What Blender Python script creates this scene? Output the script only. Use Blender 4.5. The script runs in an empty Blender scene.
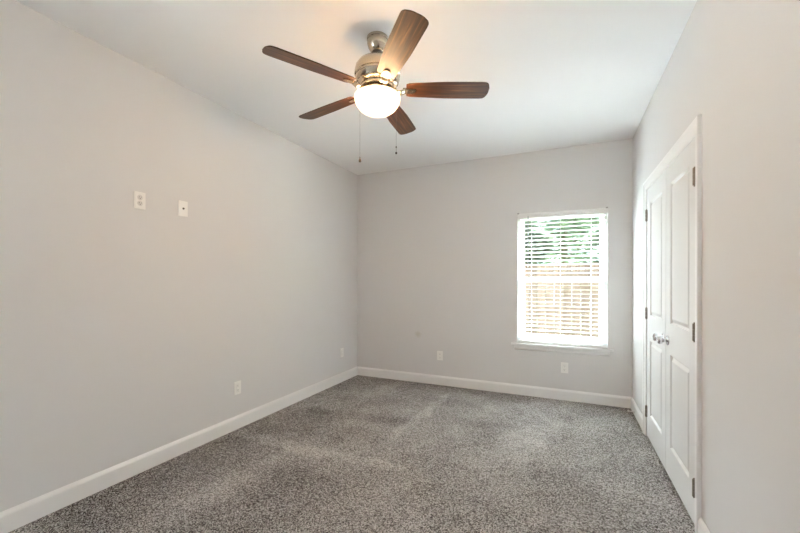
import bpy, bmesh, math, random
from mathutils import Vector, Matrix
random.seed(7)
R = math.radians
sc = bpy.context.scene
col = sc.collection

# ------------------------------------------------------------------ camera, sky, daylight, exposure
# room: X across (right wall at +), Y into the room, Z up; carpet at z = 0
XL, XR, YB, YR, H = -2.569, 0.61, 4.308, -1.2, 2.70
cam = bpy.data.cameras.new('camera')
cam_o = bpy.data.objects.new('camera', cam); col.objects.link(cam_o)
cam_o.location = (0, 0, 1.269)
cam_o.rotation_mode = 'XYZ'
cam_o.rotation_euler = (Matrix.Rotation(0.4223, 3, 'Z') @ Matrix.Rotation(R(90), 3, 'X') @ Matrix.Rotation(0.0016, 3, 'Z')).to_euler()
cam.sensor_width = 36.0
cam.lens = 36.0 * 368.28 / 800
cam.shift_y = (280.93 - 266.5) / 800
cam.clip_start = 0.02
sc.camera = cam_o

SKY_LOW, SKY_HIGH = 1.2, 48.0
world = bpy.data.worlds.new('overcast_sky'); sc.world = world
world.use_nodes = True
bg = world.node_tree.nodes['Background']
bg.inputs['Color'].default_value = (0.74, 0.86, 1.0, 1)
# overcast sky, brightest around the veiled sun beyond the fence
wn, wl = world.node_tree.nodes, world.node_tree.links
wtc = wn.new('ShaderNodeTexCoord'); wdot = wn.new('ShaderNodeVectorMath'); wdot.operation = 'DOT_PRODUCT'
wdot.inputs[1].default_value = Vector((-0.05, 0.80, 0.60)).normalized()
wl.new(wtc.outputs['Generated'], wdot.inputs[0])
wmr = wn.new('ShaderNodeMapRange'); wmr.interpolation_type = 'SMOOTHSTEP'
wmr.inputs['From Min'].default_value = 0.68; wmr.inputs['From Max'].default_value = 1.0
wmr.inputs['To Min'].default_value = SKY_LOW; wmr.inputs['To Max'].default_value = SKY_HIGH
wl.new(wdot.outputs['Value'], wmr.inputs['Value']); wl.new(wmr.outputs[0], bg.inputs['Strength'])

def portal(name, loc, rot, sx, sy):
    l = bpy.data.lights.new(name, 'AREA'); l.shape = 'RECTANGLE'; l.size = sx; l.size_y = sy
    l.cycles.is_portal = True
    o = bpy.data.objects.new(name, l); col.objects.link(o)
    o.location = loc; o.rotation_euler = rot
    return o
portal('window_daylight', (-0.05, YB + 0.16, 1.29), (R(-90), 0, 0), 0.89, 1.47)

portal('added_window_fill', (XL - 0.14, -0.425, 1.375), (0, R(-90), 0), 1.15, 0.65)  # fill daylight through the added side window
sun = bpy.data.lights.new('sun', 'SUN'); sun.energy = 95.0; sun.angle = R(2); sun.color = (0.84, 0.92, 1.0)
sun_o = bpy.data.objects.new('sun', sun); col.objects.link(sun_o)
sun_o.rotation_euler = (R(-32), R(4), 0)      # high beyond the fence, above the cut-off of the blind slats

vs = sc.view_settings
sc.display_settings.display_device = 'sRGB'
vs.view_transform = 'Standard'; vs.look = 'None'; vs.gamma = 1.0; vs.use_curve_mapping = False
vs.exposure = 2.22
sc.cycles.diffuse_bounces = 8
sc.cycles.max_bounces = 14
sc.cycles.transparent_max_bounces = 24
sc.cycles.sample_clamp_indirect = 6.0
sc.cycles.sample_clamp_direct = 0.6

# ------------------------------------------------------------------ materials
def mat(name, base, rough=0.5, metal=0.0, spec=0.5):
    m = bpy.data.materials.new(name); m.use_nodes = True
    b = m.node_tree.nodes['Principled BSDF']
    b.inputs['Base Color'].default_value = (*base, 1)
    b.inputs['Roughness'].default_value = rough
    b.inputs['Metallic'].default_value = metal
    b.inputs['Specular IOR Level'].default_value = spec
    return m
def nd(m, t): return m.node_tree.nodes.new(t)
def lk(m, a, b): m.node_tree.links.new(a, b)
def bsdf(m): return m.node_tree.nodes['Principled BSDF']
def add_bump(m, scale, strength, dist, detail=2):
    tc = nd(m, 'ShaderNodeTexCoord'); nz = nd(m, 'ShaderNodeTexNoise'); bp = nd(m, 'ShaderNodeBump')
    nz.inputs['Scale'].default_value = scale; nz.inputs['Detail'].default_value = detail
    bp.inputs['Strength'].default_value = strength; bp.inputs['Distance'].default_value = dist
    lk(m, tc.outputs['Object'], nz.inputs['Vector']); lk(m, nz.outputs['Fac'], bp.inputs['Height'])
    lk(m, bp.outputs['Normal'], bsdf(m).inputs['Normal'])
    return tc, nz
def ramp(m, stops):
    r = nd(m, 'ShaderNodeValToRGB'); e = r.color_ramp.elements
    while len(e) < len(stops): e.new(0.5)
    for q, (p, c) in zip(e, stops): q.position = p; q.color = (*c, 1)
    return r

M = {}
TRACKS_AND_SHADE = [((-2.573, 2.287), (-1.542, 2.202), 0.1, 0.075), ((-1.664, 2.25), (-0.941, 2.287), 0.07, 0.065), ((-1.184, 4.078), (-1.295, 2.504), 0.07, 0.065), ((-2.423, 2.948), (-1.17, 3.03), 0.12, -0.06), ((-0.057, 4.456), (-0.402, 2.527), 0.25, 0.06), ((-2.398, 0.867), (-2.201, 3.144), 0.45, -0.07), ((-1.728, 1.062), (-1.444, 2.062), 0.35, -0.06)]  # last two: broad near-left pile shading painted into the carpet colour
WALL = (0.68, 0.67, 0.664)
M['wall'] = mat('greige_wall_paint', WALL, 0.75, 0, 0.25); add_bump(M['wall'], 160, 0.06, 0.002)
# back wall: the same paint with a small scuffed touch-up patch low on the left
M['wall_patched'] = mat('greige_wall_paint_patched', WALL, 0.75, 0, 0.25)
_m = M['wall_patched']; tc, _n = add_bump(_m, 160, 0.06, 0.002)
geo = nd(_m, 'ShaderNodeNewGeometry'); sub = nd(_m, 'ShaderNodeVectorMath'); sub.operation = 'DISTANCE'
sub.inputs[1].default_value = (-1.69, YB, 0.603)
nz2 = nd(_m, 'ShaderNodeTexNoise'); nz2.inputs['Scale'].default_value = 40
lk(_m, geo.outputs['Position'], sub.inputs[0]); lk(_m, geo.outputs['Position'], nz2.inputs['Vector'])
ad = nd(_m, 'ShaderNodeMath'); ad.operation = 'MULTIPLY_ADD'; ad.inputs[1].default_value = 0.05
lk(_m, nz2.outputs['Fac'], ad.inputs[0]); lk(_m, sub.outputs['Value'], ad.inputs[2])
rp = ramp(_m, [(0.040, (0.60, 0.58, 0.535)), (0.078, WALL)])
lk(_m, ad.outputs[0], rp.inputs['Fac']); lk(_m, rp.outputs['Color'], bsdf(_m).inputs['Base Color'])

M['ceiling'] = mat('flat_white_ceiling_paint', (0.88, 0.88, 0.88), 0.9, 0, 0.1); add_bump(M['ceiling'], 120, 0.08, 0.002)
M['trim'] = mat('white_trim_enamel', (0.80, 0.795, 0.79), 0.4)
M['door'] = mat('white_door_enamel', (0.73, 0.73, 0.725), 0.5)
M['plastic'] = mat('white_plastic', (0.84, 0.83, 0.80), 0.35)
M['plastic_grey'] = mat('pale_grey_plastic', (0.70, 0.69, 0.67), 0.4)
M['clip'] = mat('grey_clip', (0.28, 0.27, 0.26), 0.4)
M['dark'] = mat('dark_slot', (0.02, 0.02, 0.02), 0.6)
M['vinyl'] = mat('white_vinyl', (0.82, 0.83, 0.84), 0.4)
M['nickel'] = mat('brushed_nickel', (0.52, 0.455, 0.36), 0.24, 1.0)
M['hinge'] = mat('satin_nickel_hinge', (0.27, 0.24, 0.20), 0.38, 1.0)
M['chrome'] = mat('polished_chrome', (0.72, 0.72, 0.73), 0.12, 1.0)
M['rubber'] = mat('white_rubber', (0.8, 0.8, 0.78), 0.6)
M['chain'] = mat('nickel_bead_chain', (0.16, 0.15, 0.14), 0.4, 0.9)
M['pendant'] = mat('dark_pewter_pendant', (0.14, 0.13, 0.11), 0.4, 0.7)
M['cord'] = mat('white_cord', (0.75, 0.75, 0.74), 0.8)
M['wand'] = mat('smoky_clear_wand', (0.30, 0.33, 0.36), 0.15)

# frosted glass bowl: lit from inside
m = bpy.data.materials.new('lit_frosted_glass'); m.use_nodes = True; M['bowl'] = m
b = bsdf(m); b.inputs['Base Color'].default_value = (0.95, 0.93, 0.9, 1); b.inputs['Roughness'].default_value = 0.3
b.inputs['Emission Color'].default_value = (1.0, 0.65, 0.35, 1); b.inputs['Emission Strength'].default_value = 17.0

# window pane
m = bpy.data.materials.new('window_glass'); m.use_nodes = True; M['glass'] = m
nt = m.node_tree; nt.nodes.remove(bsdf(m)); out = nt.nodes['Material Output']
tr = nd(m, 'ShaderNodeBsdfTransparent'); gl = nd(m, 'ShaderNodeBsdfGlossy'); mx = nd(m, 'ShaderNodeMixShader')
tr.inputs['Color'].default_value = (0.95, 0.97, 0.96, 1); gl.inputs['Roughness'].default_value = 0.02
mx.inputs['Fac'].default_value = 0.02
lk(m, tr.outputs[0], mx.inputs[1]); lk(m, gl.outputs[0], mx.inputs[2]); lk(m, mx.outputs[0], out.inputs['Surface'])

# blind slats: white, slightly translucent
m = mat('white_blind_slat', (0.86, 0.86, 0.85), 0.4); M['slat'] = m
tl = nd(m, 'ShaderNodeBsdfTranslucent'); tl.inputs['Color'].default_value = (0.85, 0.85, 0.83, 1)
mx = nd(m, 'ShaderNodeMixShader'); mx.inputs['Fac'].default_value = 0.12
lk(m, bsdf(m).outputs[0], mx.inputs[1]); lk(m, tl.outputs[0], mx.inputs[2]); lk(m, mx.outputs[0], m.node_tree.nodes['Material Output'].inputs['Surface'])

# carpet: flecked grey-brown cut pile, with brushed vacuum tracks and painted near-left shade
m = mat('flecked_grey_carpet', (0.2, 0.18, 0.17), 1.0, 0, 0.0); M['carpet'] = m
def mth(op, a, b=None, c=None):
    n = nd(m, 'ShaderNodeMath'); n.operation = op
    for i_, v in enumerate((a, b, c)):
        if v is None: continue
        if isinstance(v, (int, float)): n.inputs[i_].default_value = v
        else: lk(m, v, n.inputs[i_])
    return n.outputs[0]
geo = nd(m, 'ShaderNodeNewGeometry'); P = geo.outputs['Position']
def noise(scale, detail, rough=0.5):
    n = nd(m, 'ShaderNodeTexNoise'); n.inputs['Scale'].default_value = scale; n.inputs['Detail'].default_value = detail; n.inputs['Roughness'].default_value = rough
    lk(m, P, n.inputs['Vector']); return n.outputs['Fac']
vo = nd(m, 'ShaderNodeTexVoronoi'); vo.inputs['Scale'].default_value = 190; lk(m, P, vo.inputs['Vector'])
sep = nd(m, 'ShaderNodeSeparateColor'); lk(m, vo.outputs['Color'], sep.inputs[0])
grain = mth('MULTIPLY_ADD', sep.outputs[0], 0.5, mth('MULTIPLY', noise(150, 3, 0.75), 1.3))     # 0.35 .. 1.5
big = noise(2.2, 4, 0.6)
xyz = nd(m, 'ShaderNodeSeparateXYZ'); lk(m, P, xyz.inputs[0])
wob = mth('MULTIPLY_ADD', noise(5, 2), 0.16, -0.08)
def track_shade(p, q, w, amt):
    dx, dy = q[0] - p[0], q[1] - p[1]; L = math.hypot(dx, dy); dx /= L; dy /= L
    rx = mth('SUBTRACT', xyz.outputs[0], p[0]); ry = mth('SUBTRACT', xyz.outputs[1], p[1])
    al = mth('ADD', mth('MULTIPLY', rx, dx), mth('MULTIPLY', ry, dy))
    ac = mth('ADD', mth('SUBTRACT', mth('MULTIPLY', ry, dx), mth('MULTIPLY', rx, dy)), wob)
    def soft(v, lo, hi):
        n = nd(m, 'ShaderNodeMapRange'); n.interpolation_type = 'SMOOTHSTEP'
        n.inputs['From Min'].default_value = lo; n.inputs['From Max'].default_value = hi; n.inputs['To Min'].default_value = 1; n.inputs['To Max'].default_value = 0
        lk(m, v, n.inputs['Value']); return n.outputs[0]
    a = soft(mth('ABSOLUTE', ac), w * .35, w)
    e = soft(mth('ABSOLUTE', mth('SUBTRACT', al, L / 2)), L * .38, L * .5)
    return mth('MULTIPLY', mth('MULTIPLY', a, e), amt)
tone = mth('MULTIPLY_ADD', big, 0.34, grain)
for t_ in TRACKS_AND_SHADE: tone = mth('ADD', tone, track_shade(*t_))
mr = nd(m, 'ShaderNodeMapRange'); mr.inputs['From Min'].default_value = 0.72; mr.inputs['From Max'].default_value = 1.46
lk(m, tone, mr.inputs['Value'])
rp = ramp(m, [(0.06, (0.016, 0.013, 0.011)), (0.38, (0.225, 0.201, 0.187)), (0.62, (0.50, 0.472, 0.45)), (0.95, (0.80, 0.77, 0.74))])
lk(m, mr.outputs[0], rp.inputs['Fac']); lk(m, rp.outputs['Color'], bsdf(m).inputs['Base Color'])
bp = nd(m, 'ShaderNodeBump'); bp.inputs['Strength'].default_value = 0.9; bp.inputs['Distance'].default_value = 0.010
lk(m, grain, bp.inputs['Height']); lk(m, bp.outputs['Normal'], bsdf(m).inputs['Normal'])

# walnut fan blade, grain along local X
m = mat('walnut_blade', (0.12, 0.05, 0.02), 0.32); M['walnut'] = m; bsdf(m).inputs['Specular IOR Level'].default_value = 0.25; bsdf(m).inputs['Roughness'].default_value = 0.42
tc = nd(m, 'ShaderNodeTexCoord'); mp = nd(m, 'ShaderNodeMapping'); mp.inputs['Scale'].default_value = (3.0, 55, 20)
nz = nd(m, 'ShaderNodeTexNoise'); nz.inputs['Scale'].default_value = 1.0; nz.inputs['Detail'].default_value = 5; nz.inputs['Distortion'].default_value = 0.6
lk(m, tc.outputs['Object'], mp.inputs['Vector']); lk(m, mp.outputs[0], nz.inputs['Vector'])
rp = ramp(m, [(0.32, (0.020, 0.009, 0.006)), (0.55, (0.072, 0.028, 0.011)), (0.72, (0.18, 0.076, 0.028))])
lk(m, nz.outputs['Fac'], rp.inputs['Fac']); lk(m, rp.outputs['Color'], bsdf(m).inputs['Base Color'])

# outdoors
m = mat('weathered_pine_fence', (0.5, 0.4, 0.3), 0.85, 0, 0.1); M['fence'] = m
tc = nd(m, 'ShaderNodeTexCoord'); mp = nd(m, 'ShaderNodeMapping'); mp.inputs['Scale'].default_value = (30, 30, 1.5)
nz = nd(m, 'ShaderNodeTexNoise'); nz.inputs['Scale'].default_value = 1.0; nz.inputs['Detail'].default_value = 4
oi = nd(m, 'ShaderNodeObjectInfo'); hs = nd(m, 'ShaderNodeHueSaturation')
rp = ramp(m, [(0.3, (0.066, 0.053, 0.044)), (0.7, (0.112, 0.092, 0.078))])
vm = nd(m, 'ShaderNodeMath'); vm.operation = 'MULTIPLY_ADD'; vm.inputs[1].default_value = 0.4; vm.inputs[2].default_value = 0.8
lk(m, tc.outputs['Object'], mp.inputs['Vector']); lk(m, mp.outputs[0], nz.inputs['Vector']); lk(m, nz.outputs['Fac'], rp.inputs['Fac'])
lk(m, oi.outputs['Random'], vm.inputs[0]); lk(m, vm.outputs[0], hs.inputs['Value'])
lk(m, rp.outputs['Color'], hs.inputs['Color']); lk(m, hs.outputs[0], bsdf(m).inputs['Base Color'])
M['grass'] = mat('lawn', (0.11, 0.13, 0.06), 0.95); add_bump(M['grass'], 60, 0.8, 0.03)
M['patio'] = mat('pale_concrete', (0.55, 0.54, 0.52), 0.9); add_bump(M['patio'], 30, 0.3, 0.01)
m = mat('brown_brick', (0.2, 0.13, 0.1), 0.9, 0, 0.1); M['brick'] = m
tc = nd(m, 'ShaderNodeTexCoord'); mp = nd(m, 'ShaderNodeMapping'); mp.inputs['Rotation'].default_value = (R(90), 0, 0); br = nd(m, 'ShaderNodeTexBrick')
br.inputs['Color1'].default_value = (0.17, 0.09, 0.065, 1); br.inputs['Color2'].default_value = (0.11, 0.065, 0.05, 1); br.inputs['Mortar'].default_value = (0.28, 0.26, 0.24, 1)
br.inputs['Scale'].default_value = 1.0; br.inputs['Brick Width'].default_value = .2; br.inputs['Row Height'].default_value = .067; br.inputs['Mortar Size'].default_value = .006
lk(m, tc.outputs['Object'], mp.inputs['Vector']); lk(m, mp.outputs[0], br.inputs['Vector']); lk(m, br.outputs['Color'], bsdf(m).inputs['Base Color'])
M['bark'] = mat('tree_bark', (0.10, 0.075, 0.055), 0.9); add_bump(M['bark'], 25, 0.6, 0.02)
m = mat('green_leaves', (0.12, 0.22, 0.07), 0.6); M['leaf'] = m
nz = nd(m, 'ShaderNodeTexNoise'); nz.inputs['Scale'].default_value = 2.5; tc = nd(m, 'ShaderNodeTexCoord')
rp = ramp(m, [(0.35, (0.07, 0.095, 0.07)), (0.6, (0.13, 0.165, 0.115)), (0.75, (0.2, 0.225, 0.15))])
lk(m, tc.outputs['Object'], nz.inputs['Vector']); lk(m, nz.outputs['Fac'], rp.inputs['Fac']); lk(m, rp.outputs[0], bsdf(m).inputs['Base Color'])
tl = nd(m, 'ShaderNodeBsdfTranslucent'); mx = nd(m, 'ShaderNodeMixShader'); mx.inputs['Fac'].default_value = 0.35
lk(m, rp.outputs[0], tl.inputs['Color']); lk(m, bsdf(m).outputs[0], mx.inputs[1]); lk(m, tl.outputs[0], mx.inputs[2]); lk(m, mx.outputs[0], m.node_tree.nodes['Material Output'].inputs['Surface'])

# ------------------------------------------------------------------ helpers
def box(bm, x0, x1, y0, y1, z0, z1, bev=0.0):
    r = bmesh.ops.create_cube(bm, size=1.0)
    vs_ = r['verts']
    for v in vs_:
        v.co = Vector((x0 + (v.co.x + .5) * (x1 - x0), y0 + (v.co.y + .5) * (y1 - y0), z0 + (v.co.z + .5) * (z1 - z0)))
    if bev > 0:
        es = list({e for v in vs_ for e in v.link_edges})
        bmesh.ops.bevel(bm, geom=es, offset=bev, segments=2, affect='EDGES', profile=0.6)
    return bm
def lathe(bm, prof, n=40, c=(0, 0, 0), mtx=None):
    """prof: (radius, height) pairs turned about local Z; mtx maps local to world."""
    rings = []
    for r, z in prof:
        if r < 1e-6:
            rings.append([bm.verts.new((0, 0, z))])
        else:
            rings.append([bm.verts.new((r * math.cos(2 * math.pi * k / n), r * math.sin(2 * math.pi * k / n), z)) for k in range(n)])
    for A, B in zip(rings, rings[1:]):
        for k in range(n):
            k2 = (k + 1) % n
            if len(A) == 1 and len(B) == 1: continue
            if len(A) == 1: f = (A[0], B[k], B[k2])
            elif len(B) == 1: f = (A[k], A[k2], B[0])
            else: f = (A[k], A[k2], B[k2], B[k])
            bm.faces.new(f)
    mt = Matrix.Translation(c) @ (mtx if mtx is not None else Matrix())
    for ring in rings:
        for v in ring: v.co = mt @ v.co
    return bm
def tube(bm, pts, rad, n=8):
    pts = [Vector(p) for p in pts]; rings = []
    for i, p in enumerate(pts):
        d = (pts[min(i + 1, len(pts) - 1)] - pts[max(i - 1, 0)]).normalized()
        u = d.orthogonal().normalized(); w = d.cross(u)
        if rings:
            u = (pu - d * pu.dot(d)).normalized(); w = d.cross(u)
        pu = u
        rr = rad[i] if isinstance(rad, (list, tuple)) else rad
        rings.append([bm.verts.new(p + rr * (math.cos(2 * math.pi * k / n) * u + math.sin(2 * math.pi * k / n) * w)) for k in range(n)])
    for A, B in zip(rings, rings[1:]):
        for k in range(n):
            bm.faces.new((A[k], A[(k + 1) % n], B[(k + 1) % n], B[k]))
    bm.faces.new(rings[0][::-1]); bm.faces.new(rings[-1])
    return bm
def prism(bm, outline, axis, a, b):
    """outline: 2D points; extruded along axis ('x','y','z') from a to b."""
    def P(p, t):
        return {'x': (t, p[0], p[1]), 'y': (p[0], t, p[1]), 'z': (p[0], p[1], t)}[axis]
    A = [bm.verts.new(P(p, a)) for p in outline]; B = [bm.verts.new(P(p, b)) for p in outline]
    n = len(outline)
    for k in range(n): bm.faces.new((A[k], A[(k + 1) % n], B[(k + 1) % n], B[k]))
    bm.faces.new(A[::-1]); bm.faces.new(B)
    return bm
NEW = bmesh.new
WL = {}
def obj(name, bm, material, parent=None, base=False, smooth=False):
    """link a world-space bmesh as one object; origin at its bbox centre (or the base centre)."""
    bmesh.ops.recalc_face_normals(bm, faces=bm.faces[:])
    lo = Vector([min(v.co[i] for v in bm.verts) for i in range(3)]); hi = Vector([max(v.co[i] for v in bm.verts) for i in range(3)])
    c = (lo + hi) / 2
    if base: c.z = lo.z
    for v in bm.verts: v.co -= c
    me = bpy.data.meshes.new(name); bm.to_mesh(me); bm.free()
    me.materials.append(material)
    if smooth:
        me.polygons.foreach_set('use_smooth', [True] * len(me.polygons))
        me.set_sharp_from_angle(angle=R(38))
    o = bpy.data.objects.new(name, me); col.objects.link(o)
    WL[o] = c
    if parent is not None:
        o.parent = parent; o.location = c - WL[parent]
    else: o.location = c
    return o
def thing(name, loc, label, cat, group=None):
    o = bpy.data.objects.new(name, None); o.empty_display_size = 0.05; col.objects.link(o)
    o.location = loc; WL[o] = Vector(loc); return tag(o, label, cat, group)
def tag(o, label, cat, group=None):
    o['label'] = label; o['category'] = cat
    if group: o['group'] = group
    return o
def struct(o, label=None, cat=None):
    o['kind'] = 'structure'
    if label: o['label'] = label; o['category'] = cat
    return o

# ------------------------------------------------------------------ room shell
bm = NEW(); box(bm, XL - .15, XR + .75, YR - .15, YB + .14, -.12, 0)
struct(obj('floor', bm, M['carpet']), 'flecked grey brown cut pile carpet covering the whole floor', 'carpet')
bm = NEW(); box(bm, XL - .15, XR + .75, YR - .15, YB + .14, H, H + .12)
struct(obj('ceiling', bm, M['ceiling']), 'flat white painted ceiling above the room', 'ceiling')
SY0, SY1, SZ0, SZ1 = -.75, -.10, .80, 1.95               # unseen side window added behind the camera to let in fill light
bm = NEW()
box(bm, XL - .12, XL, YR - .12, SY0, 0, H); box(bm, XL - .12, XL, SY1, YB + .14, 0, H)
box(bm, XL - .12, XL, SY0, SY1, 0, SZ0); box(bm, XL - .12, XL, SY0, SY1, SZ1, H)
struct(obj('wall_left', bm, M['wall']), 'long plain greige wall on the left with white plates', 'wall')

bm = NEW(); t = .05
box(bm, XL - .10, XL - .03, SY0, SY0 + t, SZ0, SZ1); box(bm, XL - .10, XL - .03, SY1 - t, SY1, SZ0, SZ1)
box(bm, XL - .10, XL - .03, SY0 + t, SY1 - t, SZ0, SZ0 + t); box(bm, XL - .10, XL - .03, SY0 + t, SY1 - t, SZ1 - t, SZ1)
w2 = struct(obj('added_fill_window', bm, M['vinyl'], base=True), 'white framed side window added unseen behind the camera for fill light', 'window')
bm = NEW(); box(bm, XL - .067, XL - .063, SY0 + t, SY1 - t, SZ0 + t, SZ1 - t); obj('pane', bm, M['glass'], w2)

WX0, WX1, WZ0, WZ1 = -.491, .395, .553, 2.024          # window opening
bm = NEW()
box(bm, XL, WX0, YB, YB + .14, 0, H); box(bm, WX1, XR + .12, YB, YB + .14, 0, H)
box(bm, WX0, WX1, YB, YB + .14, 0, WZ0); box(bm, WX0, WX1, YB, YB + .14, WZ1, H)
struct(obj('wall_back', bm, M['wall_patched']), 'greige wall across the far end holding the window', 'wall')

DY0, DY1, DYM, DTOP = 2.335, 3.580, 2.9635, 2.014       # closet opening
bm = NEW()
box(bm, XR, XR + .12, YR, DY0, 0, H); box(bm, XR, XR + .12, DY1, YB, 0, H); box(bm, XR, XR + .12, DY0, DY1, DTOP, H)
struct(obj('wall_right', bm, M['wall']), 'greige wall on the right holding the double closet doors', 'wall')
bm = NEW()
box(bm, XR + .70, XR + .75, DY0 - .4, YB, 0, H); box(bm, XR + .12, XR + .70, DY0 - .4, DY0 - .35, 0, H); box(bm, XR + .12, XR + .70, YB - .3, YB - .25, 0, H)
struct(obj('wall_closet', bm, M['wall']), 'closet inner wall behind the closed doors', 'wall')

bm = NEW(); box(bm, XL, XR + .12, YR - .14, YR, 0, H)
struct(obj('wall_rear', bm, M['wall']), 'plain greige wall behind the camera', 'wall')

# ------------------------------------------------------------------ baseboards and door casing
BH = .112
def base_prof(s):   # depth from wall (s = sign), height
    return [(0, 0), (.014 * s, 0), (.014 * s, BH - .022), (.011 * s, BH - .014), (.006 * s, BH - .005), (.004 * s, BH), (0, BH)]
bm = NEW(); prism(bm, [(XL + d, z) for d, z in base_prof(1)], 'y', YR, YB)
struct(obj('baseboard_left', bm, M['trim']), 'white baseboard along the foot of the left wall', 'baseboard')
bm = NEW(); prism(bm, [(YB + d, z) for d, z in base_prof(-1)], 'x', XL + .014, XR)
struct(obj('baseboard_back', bm, M['trim']), 'white baseboard under the window along the far wall', 'baseboard')
CW, CT = .074, .019
CY0, CY1, CZ = DY0 - .006, DY1 + .006, DTOP + .002       # casing inner edges
bm = NEW(); prism(bm, [(XR + d, z) for d, z in base_prof(-1)], 'y', CY1 + CW, YB - .014)
struct(obj('baseboard_right', bm, M['trim']), 'short white baseboard between closet casing and far corner', 'baseboard')
bm = NEW(); prism(bm, [(XR + d, z) for d, z in base_prof(-1)], 'y', YR, CY0 - CW)
struct(obj('baseboard_near', bm, M['trim']), 'white baseboard on the right wall nearer than the closet casing', 'baseboard')
# casing profile: u across the width from the inner edge, t thickness
CP = [(0, 0), (0, .006), (.006, .009), (.026, .010), (.044, .015), (.054, CT), (CW - .003, CT), (CW, CT - .003), (CW, 0)]
def mitred_casing():
    bm = NEW()
    st = []
    for (y, z, sy, sz) in ((CY0, 0, -1, 0), (CY0, CZ, -1, 1), (CY1, CZ, 1, 1), (CY1, 0, 1, 0)):
        st.append([bm.verts.new((XR - t, y + sy * u, z + sz * u)) for u, t in CP])
    n = len(CP)
    for A, B in zip(st, st[1:]):
        for k in range(n): bm.faces.new((A[k], A[(k + 1) % n], B[(k + 1) % n], B[k]))
    bm.faces.new(st[0]); bm.faces.new(st[-1][::-1])
    return bm
struct(obj('trim_1', mitred_casing(), M['trim']), 'white moulded casing around the double closet doors', 'door casing')
# jamb lining
bm = NEW()
box(bm, XR + .001, XR + .12, DY0, DY0 + .004, 0, DTOP); box(bm, XR + .001, XR + .12, DY1 - .004, DY1, 0, DTOP); box(bm, XR + .001, XR + .12, DY0 + .004, DY1 - .004, DTOP - .003, DTOP)
struct(obj('trim_2', bm, M['trim']), 'white jamb lining inside the closet opening', 'door jamb')

# ------------------------------------------------------------------ closet doors
def panel_door(y0, y1, z0, z1, xf, thick):
    bm = NEW()
    W = y1 - y0
    ys = [y0, y0 + .112, y1 - .112, y1]
    zs = [z0, .205, .800, .997, 1.893, z1]
    for i in range(3):
        for j in range(5):
            a, b, c, d = ys[i], ys[i + 1], zs[j], zs[j + 1]
            if i == 1 and j in (1, 3):
                rings = []
                for inset, dep in ((0, 0), (.002, .002), (.010, .012), (.014, .0125), (.034, .002), (.038, .0015)):
                    rings.append([bm.verts.new((xf + dep, yy, zz)) for yy, zz in ((a + inset, c + inset), (b - inset, c + inset), (b - inset, d - inset), (a + inset, d - inset))])
                for A, B in zip(rings, rings[1:]):
                    for k in range(4): bm.faces.new((A[k], A[(k + 1) % 4], B[(k + 1) % 4], B[k]))
                bm.faces.new(rings[-1])
            else:
                bm.faces.new([bm.verts.new((xf, yy, zz)) for yy, zz in ((a, c), (b, c), (b, d), (a, d))])
    bmesh.ops.remove_doubles(bm, verts=bm.verts[:], dist=1e-5)
    # edges and back
    xb = xf + thick
    F = [bm.verts.new((xf, y, z)) for y, z in ((y0, z0), (y1, z0), (y1, z1), (y0, z1))]
    B = [bm.verts.new((xb, y, z)) for y, z in ((y0, z0), (y1, z0), (y1, z1), (y0, z1))]
    for k in range(4): bm.faces.new((F[k], B[k], B[(k + 1) % 4], F[(k + 1) % 4]))
    bm.faces.new(B)
    bmesh.ops.remove_doubles(bm, verts=bm.verts[:], dist=1e-5)
    return bm
def hinge_bm(y, z):
    bm = NEW()
    for k in range(3):
        lathe(bm, [(0, -.0145), (.0078, -.0145), (.0084, -.013), (.0084, .013), (.0078, .0145), (0, .0145)], 14, (XR - .0065, y, z + (k - 1) * .0297))
    for s in (-1, 1):
        lathe(bm, [(0, -.003), (.004, -.003), (.0045, 0), (.003, .003), (0, .004)], 12, (XR - .0065, y, z + s * .0475))
    box(bm, XR - .0035, XR - .0002, y - .010, y + .010, z - .0445, z + .0445)
    return bm
TOX = Matrix.Rotation(R(-90), 4, 'Y')      # local +Z -> world -X
def closet_door(name, y0, y1, hinge_y, knob_y, label):
    d = obj(name, panel_door(y0, y1, .012, 2.009, XR, .035), M['door'], base=True)
    struct(d, label, 'door')
    for z in (1.807, 1.008, .209):
        obj('hinge', hinge_bm(hinge_y, z), M['hinge'], d, smooth=True)
    bm = NEW(); zk = .885
    lathe(bm, [(0, 0), (.032, 0), (.032, .004), (.029, .008), (.014, .010), (.011, .013), (.0105, .024), (.013, .028), (.022, .033), (.0265, .040), (.0275, .047), (.025, .055), (.017, .060), (0, .062)], 32, (XR, knob_y, zk), TOX)
    obj('knob', bm, M['chrome'], d, smooth=True)
    return d
closet_door('door_1', DY0 + .006, DYM - .0028, DY0 + .009, DYM - .062, 'nearer closet door, white two panel leaf with chrome knob')
closet_door('door_2', DYM + .0028, DY1 - .006, DY1 - .006, DYM + .062, 'farther closet door, white two panel leaf closest to the window')

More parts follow.
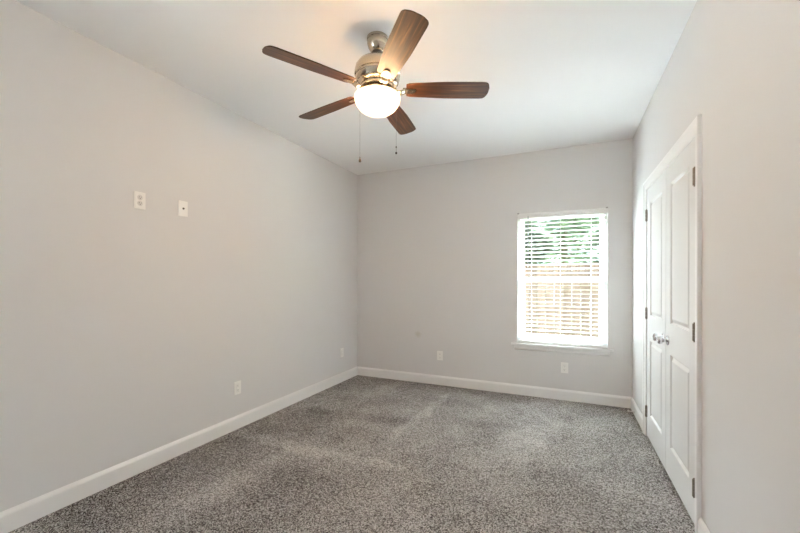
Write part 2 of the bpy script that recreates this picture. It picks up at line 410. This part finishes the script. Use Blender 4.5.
# ------------------------------------------------------------------ window 1
YW = YB + .062
bm = NEW(); ft = .034
box(bm, WX0, WX0 + ft, YW, YB + .14, WZ0, WZ1, .003); box(bm, WX1 - ft, WX1, YW, YB + .14, WZ0, WZ1, .003)
box(bm, WX0 + ft, WX1 - ft, YW, YB + .14, WZ0, WZ0 + ft + .02, .003); box(bm, WX0 + ft, WX1 - ft, YW, YB + .14, WZ1 - ft, WZ1, .003)
w1 = struct(obj('window_1', bm, M['vinyl'], base=True), 'white single hung window in the far wall behind slatted blinds', 'window')
def sash(x0, x1, y0, y1, z0, z1, st, bot, top):
    bm = NEW()
    box(bm, x0, x0 + st, y0, y1, z0, z1, .003); box(bm, x1 - st, x1, y0, y1, z0, z1, .003)
    box(bm, x0 + st, x1 - st, y0, y1, z0, z0 + bot, .003); box(bm, x0 + st, x1 - st, y0, y1, z1 - top, z1, .003)
    s = obj('sash', bm, M['vinyl'], w1)
    bm = NEW(); ym = (y0 + y1) / 2
    box(bm, x0 + st - .004, x1 - st + .004, ym - .002, ym + .002, z0 + bot - .004, z1 - top + .004); obj('pane', bm, M['glass'], s)
ix0, ix1 = WX0 + ft, WX1 - ft
sash(ix0, ix1, YW + .040, YW + .068, 1.262, WZ1 - ft, .030, .045, .034)
sash(ix0, ix1, YW + .006, YW + .036, WZ0 + ft + .02, 1.308, .038, .045, .050)
bm = NEW(); box(bm, -.085, -.015, YW - .004, YW + .012, 1.302, 1.318, .003); obj('sash_lock', bm, M['vinyl'], w1)

# sill (stool) and apron
bm = NEW()
box(bm, WX0 - .066, WX1 + .048, YB - .038, YB, .556, .578, .006); box(bm, WX0 + .001, WX1 - .001, YB - .001, YW, .556, .578)
sill = struct(obj('trim_3', bm, M['trim'], base=True), 'white wooden window sill board below the blinds', 'window sill')
bm = NEW(); prism(bm, [(YB, .556), (YB - .018, .556), (YB - .018, .545), (YB - .014, .538), (YB - .012, .512), (YB - .006, .505), (YB, .503)], 'x', WX0 - .034, WX1 + .016)
struct(obj('trim_4', bm, M['trim']), 'white moulded apron board beneath the window sill', 'window apron')

# ------------------------------------------------------------------ horizontal blind
BX0, BX1 = WX0 + .004, WX1 - .006
YS = YB + .031
bl = thing('window_blind', ((BX0 + BX1) / 2, YS, .580), 'white horizontal slat blind with open slats hanging in the window', 'blind')
bm = NEW(); box(bm, BX0, BX1, YB + .006, YB + .056, 1.975, 2.020, .002); obj('head_rail', bm, M['vinyl'], bl)
bm = NEW()
prism(bm, [(YB + .003, 1.962), (YB - .006, 1.962), (YB - .010, 1.968), (YB - .009, 1.985), (YB - .011, 2.000), (YB - .009, 2.019), (YB - .005, 2.0225), (YB + .003, 2.0225)], 'x', BX0 - .003, BX1 + .003)
obj('valance', bm, M['trim'], bl)
for x in (BX0 + .004, BX1 - .004):
    bm = NEW(); box(bm, x - .010, x + .010, YB - .013, YB - .008, 2.016, 2.028, .001); obj('valance_clip', bm, M['clip'], bl)
bm = NEW()
n = 7; hw = .0245; prof = []
for k in range(n): 
    t = -1 + 2 * k / (n - 1); prof.append((t * hw, .0022 * (1 - t * t) + .0013))
prof += [(y, z - .0026) for y, z in prof[::-1]]
ta = R(-2)
prof = [(y * math.cos(ta) - z * math.sin(ta), y * math.sin(ta) + z * math.cos(ta)) for y, z in prof]
prism(bm, [(YS + y, z) for y, z in prof], 'x', BX0, BX1)
proto = obj('slat', bm, M['slat'], bl, smooth=True)
NS = 30; Z0, Z1 = .632, 1.950
for k in range(NS):
    s = proto if k == 0 else proto.copy()
    if k: col.objects.link(s); s.parent = bl
    s.location = (0, s.location.y, Z0 + (Z1 - Z0) * k / (NS - 1) - .580)
bm = NEW(); box(bm, BX0, BX1, YS - .026, YS + .026, .585, .603, .004); obj('bottom_rail', bm, M['slat'], bl)
for x in (-.345, -.05, .245):
    bm = NEW()
    for y in (YS - .0275, YS + .0275): tube(bm, [(x, y, .59), (x, y, 1.98)], .0011, 6)
    for k in range(NS):
        z = Z0 + (Z1 - Z0) * k / (NS - 1) - .0025; box(bm, x - .0008, x + .0008, YS - .0275, YS + .0275, z - .0008, z)
    obj('ladder_cord', bm, M['cord'], bl)
bm = NEW(); tube(bm, [(-.378, YB - .015, 1.985), (-.378, YB - .016, 1.43), (-.378, YB - .016, 1.405)], [.0042, .0042, .0060], 6)
tube(bm, [(-.378, YB - .015, 1.985), (-.378, YB + .004, 1.992)], .002, 6)
obj('tilt_wand', bm, M['wand'], bl)

# ------------------------------------------------------------------ ceiling fan
FX, FY = -1.011, 1.9215
fan = thing('ceiling_fan', (FX, FY, H), 'five blade walnut ceiling fan in nickel with a lit glass bowl', 'ceiling fan')
def turned(name, prof, material, parent, n=48):
    bm = NEW(); lathe(bm, prof, n, (FX, FY, 0)); return obj(name, bm, material, parent, smooth=True)
cn = turned('canopy', [(0, H), (.060, H), (.0630, H - .003), (.0630, H - .016), (.060, H - .019), (.060, H - .023), (.0615, H - .026), (.0600, H - .040), (.0550, H - .058), (.0460, H - .074), (.0380, H - .086), (.0340, H - .089), (.0290, H - .086), (0, H - .084)], M['nickel'], fan)
turned('hanger_ball', [(0, H - .080), (.0265, H - .082), (.0270, H - .090), (.0230, H - .098), (.0140, H - .103), (0, H - .104)], M['pendant'], cn)
turned('downrod', [(0, H - .10), (.0125, H - .10), (.0125, 2.585), (.024, 2.583), (.027, 2.575), (.027, 2.555), (0, 2.555)], M['nickel'], fan)
mh = turned('motor_housing', [(0, 2.568), (.050, 2.568), (.085, 2.560), (.112, 2.545), (.128, 2.522), (.134, 2.495), (.134, 2.478), (.128, 2.474), (.128, 2.462), (.131, 2.458), (.126, 2.440), (.112, 2.422), (.090, 2.412), (0, 2.412)], M['nickel'], fan)
for k in range(20):
    a = 2 * math.pi * k / 20; bm = NEW()
    box(bm, -.0025, .0025, -.009, .009, -.0015, .0015, .0008)
    mt = Matrix.Translation((FX + .1195 * math.cos(a), FY + .1195 * math.sin(a), 2.431)) @ Matrix.Rotation(a, 4, 'Z') @ Matrix.Rotation(R(50), 4, 'Y')
    bmesh.ops.transform(bm, matrix=mt, verts=bm.verts[:]); obj('vent_slot', bm, M['dark'], mh)
turned('flywheel', [(0, 2.412), (.098, 2.412), (.100, 2.408), (.100, 2.398), (.097, 2.395), (0, 2.395)], M['nickel'], fan)
lf = turned('light_fitter', [(0, 2.396), (.074, 2.396), (.080, 2.390), (.080, 2.374), (.090, 2.366), (.122, 2.360), (.122, 2.357), (.060, 2.357), (0, 2.357)], M['nickel'], fan)
for k in range(3):
    a = R(40 + 120 * k); bm = NEW(); ca, sa = math.cos(a), math.sin(a)
    tube(bm, [(FX + r * ca, FY + r * sa, z) for r, z in ((.100, 2.364), (.115, 2.362), (.128, 2.358), (.1355, 2.352), (.1355, 2.343))], .0032, 8)
    obj('bowl_clip', bm, M['nickel'], lf, smooth=True)
turned('glass_bowl', [(.128, 2.350), (.1325, 2.351), (.1345, 2.347), (.1345, 2.338), (.131, 2.322), (.122, 2.302), (.107, 2.283), (.086, 2.267), (.060, 2.257), (.032, 2.252), (0, 2.251)], M['bowl'], fan)

ZB, PITCH = 2.392, R(-12)
def blade_bm():
    bm = NEW(); th = .0055
    out = []
    r0, r1 = .158, .655
    def hw(r): return .052 + .014 * min(1, (r - r0) / .25)
    out.append((r0 + .012, -hw(r0) + .006)); 
    for k in range(9): 
        r = r0 + .03 + (r1 - .045 - r0 - .03) * k / 8; out.append((r, -hw(r)))
    w = hw(r1); cr = .030
    for k in range(1, 7):   # rounded corner, slightly bowed end
        a = -math.pi / 2 + (math.pi / 2) * k / 6
        out.append((r1 - .006 - cr + cr * math.cos(a), -w + cr + cr * math.sin(a)))
    out.append((r1, -.02)); 
    full = out + [(x, -y) for x, y in out[::-1]]
    A = [bm.verts.new((x, y, -th / 2)) for x, y in full]; B = [bm.verts.new((x, y, th / 2)) for x, y in full]
    n = len(full)
    for k in range(n): bm.faces.new((A[k], A[(k + 1) % n], B[(k + 1) % n], B[k]))
    fa = bm.faces.new(A[::-1]); fb = bm.faces.new(B)
    bmesh.ops.bevel(bm, geom=list(fa.edges) + list(fb.edges), offset=.0012, segments=1, affect='EDGES')
    bmesh.ops.transform(bm, matrix=Matrix.Rotation(PITCH, 4, 'X'), verts=bm.verts[:])
    return bm
def iron_bm():
    bm = NEW()
    # plate under the blade, rounded outer end
    def slab(outline, z0, z1):
        A = [bm.verts.new((x, y, z0)) for x, y in outline]; B = [bm.verts.new((x, y, z1)) for x, y in outline]
        n = len(outline)
        for k in range(n): bm.faces.new((A[k], A[(k + 1) % n], B[(k + 1) % n], B[k]))
        bm.faces.new(A[::-1]); bm.faces.new(B)
    pl = [(.150, -.024), (.185, -.022), (.205, -.0195)]
    for k in range(1, 8):
        a = -math.pi / 2 + math.pi * k / 8; pl.append((.207 + .0195 * math.cos(a), .0195 * math.sin(a)))
    pl += [(x, -y) for x, y in pl[:3][::-1]]
    slab(pl, -.0098, -.0030)
    bmesh.ops.bevel(bm, geom=[e for e in bm.edges if abs(e.verts[0].co.z + .0098) < 1e-6 and abs(e.verts[1].co.z + .0098) < 1e-6], offset=.003, segments=2, affect='EDGES')
    for (x, y) in ((.172, .012), (.172, -.012), (.205, 0)):
        lathe(bm, [(0, -.0125), (.003, -.0120), (.0042, -.0098), (0, -.0090)], 10, (x, y, 0))
    bmesh.ops.transform(bm, matrix=Matrix.Rotation(PITCH, 4, 'X'), verts=bm.verts[:])
    # curved arm from the flywheel down to the plate
    A = []
    for k in range(9):
        t = k / 8; x = .088 + .072 * t; z = .010 * (1 - t) - .020 * math.sin(math.pi * t) - .006 * t; w = .017 + .006 * t; c = math.cos(PITCH * t); s = math.sin(PITCH * t)
        A.append([bm.verts.new((x, y * c - q * s, z + y * s + q * c)) for y, q in ((-w, -.0025), (-w * .6, -.006), (w * .6, -.006), (w, -.0025), (w, .003), (-w, .003))])
    for P, Q in zip(A, A[1:]):
        for k in range(6): bm.faces.new((P[k], P[(k + 1) % 6], Q[(k + 1) % 6], Q[k]))
    bm.faces.new(A[0]); bm.faces.new(A[-1][::-1])
    return bm
def raw_mesh(name, bm, material):
    bmesh.ops.recalc_face_normals(bm, faces=bm.faces[:])
    me = bpy.data.meshes.new(name); bm.to_mesh(me); bm.free(); me.materials.append(material)
    me.polygons.foreach_set('use_smooth', [True] * len(me.polygons)); me.set_sharp_from_angle(angle=R(30))
    return me
bme, ime = raw_mesh('blade', blade_bm(), M['walnut']), raw_mesh('blade_iron', iron_bm(), M['nickel'])
for k in range(5):
    bo = bpy.data.objects.new('blade', bme); col.objects.link(bo); bo.parent = fan
    bo.location = (0, 0, ZB - H); bo.rotation_euler = (0, 0, R(24.5 + 72 * k))
    io = bpy.data.objects.new('blade_iron', ime); col.objects.link(io); io.parent = bo
# pull chains hang from opposite sides of the fitter
cr, sr = math.cos(.4223), math.sin(.4223)
def chain(lat, dep, zend, kind):
    x = FX + lat * cr - dep * sr; y = FY + lat * sr + dep * cr
    d = Vector((lat * cr - dep * sr, lat * sr + dep * cr)); d.normalize()
    bm = NEW(); z = 2.372
    tube(bm, [(FX + d.x * .11, FY + d.y * .11, 2.374), (FX + d.x * .128, FY + d.y * .128, 2.373), (x, y, 2.370)], .0032, 8)
    while z > zend + .04:
        lathe(bm, [(0, -.0014), (.0009, -.0008), (.0009, .0008), (0, .0014)], 6, (x, y, z)); z -= .0044
    tube(bm, [(x, y, 2.37), (x, y, zend + .03)], .0004, 5)
    ch = obj('pull_chain', bm, M['chain'], fan)
    bm = NEW()
    if kind == 'drop':
        lathe(bm, [(0, .034), (.0022, .033), (.003, .024), (.0062, .014), (.0078, .006), (.0066, .001), (0, -.001)], 14, (x, y, zend))
    else:
        lathe(bm, [(0, .007), (.004, .006), (.0058, 0), (.004, -.005), (0, -.006)], 14, (x, y, zend + .006))
        lathe(bm, [(0, .005), (.003, .004), (.0042, 0), (.003, -.004), (0, -.005)], 14, (x, y, zend + .040))
        tube(bm, [(x, y, zend + .04), (x, y, zend + .006)], .0008, 5)
    obj('pendant', bm, M['pendant'], ch, smooth=True)
chain(.112, -.086, 1.985, 'beads')
chain(-.112, .086, 1.995, 'drop')

# ------------------------------------------------------------------ wall plates
def frame_pt(wall):
    """u along the wall, v up, w out of the wall -> matrix for a plate"""
    if wall == 'left': return Matrix(((0, 0, 1, 0), (1, 0, 0, 0), (0, 1, 0, 0), (0, 0, 0, 1)))
    return Matrix(((1, 0, 0, 0), (0, 0, -1, 0), (0, 1, 0, 0), (0, 0, 0, 1)))
def plate(name, wall, loc, kind, label, cat, group=None, w=.071, h=.112):
    t = thing(name, loc, label, cat, group)
    mt = Matrix.Translation(loc) @ frame_pt(wall)
    def put(pn, bm, m, parent=t, smooth=False):
        bmesh.ops.transform(bm, matrix=mt, verts=bm.verts[:]); return obj(pn, bm, m, parent, smooth=smooth)
    bm = NEW(); box(bm, -w / 2, w / 2, -h / 2, h / 2, 0, .0065, .0025); put('cover_plate', bm, M['plastic'])
    def screw(v):
        bm = NEW(); lathe(bm, [(0, .0082), (.0025, .0078), (.0034, .0062), (0, .006)], 12, (0, v, 0)); put('screw', bm, M['plastic'])
    if kind == 'decora':
        bm = NEW(); box(bm, -.0185, .0185, -.036, .036, .0055, .0068, .0006); put('recess', bm, M['plastic_grey'])
        bm = NEW(); box(bm, -.0165, .0165, -.0335, .0335, .006, .0092, .0012); rc = put('receptacle', bm, M['plastic'])
        for v in (.019, -.019):
            for u, hh in ((-.0062, .0045), (.0062, .0036)):
                bm = NEW(); box(bm, u - .001, u + .001, v - hh + .003, v + hh + .003, .0088, .00935); put('slot', bm, M['dark'], rc)
            bm = NEW(); lathe(bm, [(0, .00935), (.0023, .00935), (.0023, .0088), (0, .0088)], 12, (0, v - .0075, 0)); put('ground_hole', bm, M['dark'], rc)
        screw(.0485); screw(-.0485)
    elif kind == 'duplex':
        for v in (.0195, -.0195):
            bm = NEW(); lathe(bm, [(0, .0088), (.0155, .0088), (.0172, .0075), (.0175, .006), (0, .006)], 28, (0, v, 0)); rc = put('receptacle', bm, M['plastic_grey'], smooth=True)
            for u, hh in ((-.0062, .0045), (.0062, .0036)):
                bm = NEW(); box(bm, u - .001, u + .001, v - hh + .003, v + hh + .003, .0085, .00905); put('slot', bm, M['dark'], rc)
            bm = NEW(); lathe(bm, [(0, .00905), (.0023, .00905), (.0023, .0085), (0, .0085)], 12, (0, v - .0075, 0)); put('ground_hole', bm, M['dark'], rc)
        screw(0)
    else:
        bm = NEW(); lathe(bm, [(0, .016), (.0015, .016), (.0048, .0155), (.0048, .009), (.0078, .009), (.0078, .006), (0, .006)], 6, (0, 0, 0)); put('coax_jack', bm, M['pendant'])
        screw(.042); screw(-.042)
plate('wall_outlet', 'left', (XL, 1.514, 1.798), 'duplex', 'white duplex outlet plate high on the left wall, left of the coax plate', 'outlet')
plate('coax_plate', 'left', (XL, 1.816, 1.798), 'coax', 'white plate with one dark coax jack high on the left wall', 'cable plate')
OG = 'low wall outlets'
plate('wall_outlet', 'left', (XL, 2.312, .350), 'decora', 'white outlet low on the left wall below the coax plate', 'outlet', OG)
plate('wall_outlet', 'left', (XL, 3.927, .365), 'decora', 'white outlet low on the left wall close to the far corner', 'outlet', OG)
plate('wall_outlet', 'back', (-1.398, YB, .357), 'decora', 'white outlet on the far wall left of the window, above the baseboard', 'outlet', OG)
plate('wall_outlet', 'back', (-.008, YB, .345), 'decora', 'white outlet on the far wall directly beneath the window sill', 'outlet', OG)

# ------------------------------------------------------------------ door stop on the short right baseboard
ds = thing('door_stop', (XR - .014, 4.06, .044), 'small white tipped spring door stop on the baseboard in the right corner', 'door stop')
bm = NEW(); lathe(bm, [(0, 0), (.010, 0), (.010, .003), (.006, .006), (0, .007)], 16, (XR - .014, 4.06, .044), TOX); obj('mount', bm, M['trim'], ds, smooth=True)
bm = NEW(); hel = []
for k in range(97):
    a = 2 * math.pi * k / 8; hel.append((XR - .019 - .040 * k / 96, 4.06 + .0048 * math.cos(a), .044 + .0048 * math.sin(a)))
tube(bm, hel, .0012, 6); obj('spring', bm, M['trim'], ds, smooth=True)
bm = NEW(); lathe(bm, [(0, .043), (.008, .043), (.0105, .047), (.0105, .056), (.008, .060), (0, .061)], 16, (XR - .014, 4.06, .044), TOX); obj('rubber_tip', bm, M['rubber'], ds, smooth=True)

# ------------------------------------------------------------------ outdoors
GZ = -.32
bm = NEW(); box(bm, -14, 14, YB + .15, 26, GZ - .1, GZ)
struct(obj('ground', bm, M['grass']), 'grassy ground outside the window', 'lawn')
bm = NEW(); box(bm, -14, XL - .15, -14, YB + .15, GZ - .1, GZ)  # unseen pale ground, added to bounce sunlight up through the side window
struct(obj('bounce_patio', bm, M['patio']), 'unseen pale concrete patio added beside the house to bounce light indoors', 'patio')
bm = NEW(); y0_, y1_ = YB + .142, YB + .232  # dark brick skin, added so less sunlight bounces onto the fence
box(bm, XL - .4, WX0 - .01, y0_, y1_, GZ, H + .2); box(bm, WX1 + .01, XR + 1.0, y0_, y1_, GZ, H + .2)
box(bm, WX0 - .01, WX1 + .01, y0_, y1_, GZ, WZ0 - .01); box(bm, WX0 - .01, WX1 + .01, y0_, y1_, WZ1 + .01, H + .2)
struct(obj('bounce_cut_wall', bm, M['brick']), 'unseen brown brick skin added around the window to cut light bounced onto the fence', 'wall')
YF = 7.3
fence = thing('wooden_fence', (-.1, YF, GZ), 'wooden privacy fence of upright dog eared boards outside the window', 'fence')
x = -4.4; k = 0
while x < 4.2:
    w = .138; top = 1.59 + random.uniform(-.012, .012); bm = NEW()
    prism(bm, [(x, GZ + .02), (x + w, GZ + .02), (x + w, top - .03), (x + w - .028, top), (x + .028, top), (x, top - .03)], 'y', YF - .009, YF + .009)
    obj('fence_board', bm, M['fence'], fence); x += w + random.uniform(.004, .012); k += 1
for z in (.05, .70, 1.35):
    bm = NEW(); box(bm, -4.4, 4.3, YF + .009, YF + .047, z, z + .09); obj('rail', bm, M['fence'], fence)
for xx in (-4.1, -1.7, .7, 3.1):
    bm = NEW(); box(bm, xx, xx + .09, YF + .047, YF + .137, GZ - .05, 1.5); obj('post', bm, M['fence'], fence)

def tree(x, y, h, crown, n, seed, label):
    rnd = random.Random(seed)
    t = thing('tree', (x, y, GZ), label, 'tree', 'trees beyond the fence')
    bm = NEW()
    tube(bm, [(x, y, GZ - .05), (x + .05, y, GZ + h * .25), (x - .04, y + .05, GZ + h * .5), (x + .03, y, GZ + h * .85)], [.15, .12, .09, .03], 10)
    ends = []
    for k in range(9):
        a = rnd.uniform(0, 6.28); z0 = GZ + h * rnd.uniform(.2, .7); L = crown * rnd.uniform(.5, .9)
        e = (x + L * math.cos(a), y + L * math.sin(a), z0 + L * .6); ends.append(e)
        tube(bm, [(x, y, z0), ((x + e[0]) / 2, (y + e[1]) / 2, z0 + L * .22), e], [.05, .035, .012], 6)
    obj('trunk', bm, M['bark'], t)
    verts, faces = [], []
    blobs = [(Vector(e), crown * rnd.uniform(.3, .5)) for e in ends] + [(Vector((x + rnd.uniform(-.5, .5) * crown, y + rnd.uniform(-.5, .5) * crown, GZ + h * rnd.uniform(.3, .95))), crown * rnd.uniform(.35, .55)) for _ in range(9)]
    for _ in range(n):
        c, r = rnd.choice(blobs)
        d = Vector((rnd.gauss(0, 1), rnd.gauss(0, 1), rnd.gauss(0, 1))).normalized() * r * rnd.random() ** .4
        p = c + d; q = Matrix.Rotation(rnd.uniform(0, 6.28), 3, 'Z') @ Matrix.Rotation(rnd.uniform(-1.2, 1.2), 3, 'X')
        s = rnd.uniform(.05, .10); i = len(verts)
        for a, b_, cc in ((-1.3, 0, 0), (0, -.5, .12), (1.3, 0, 0), (0, .5, .12)): verts.append(p + q @ Vector((a * s, b_ * s, cc * s)))
        faces.append((i, i + 1, i + 2, i + 3))
    me = bpy.data.meshes.new('foliage'); me.from_pydata([v - WL[t] for v in verts], [], faces); me.materials.append(M['leaf'])
    o = bpy.data.objects.new('foliage', me); col.objects.link(o); o.parent = t
tree(-1.25, 9.4, 3.4, 1.0, 9000, 1, 'leafy green tree close behind the fence, on the left in the window')
tree(1.25, 9.4, 3.3, 1.0, 9000, 2, 'leafy green tree close behind the fence, on the right in the window')
tree(.0, 13.0, 5.2, 1.9, 12000, 3, 'taller leafy tree seen between the two trees behind the fence')
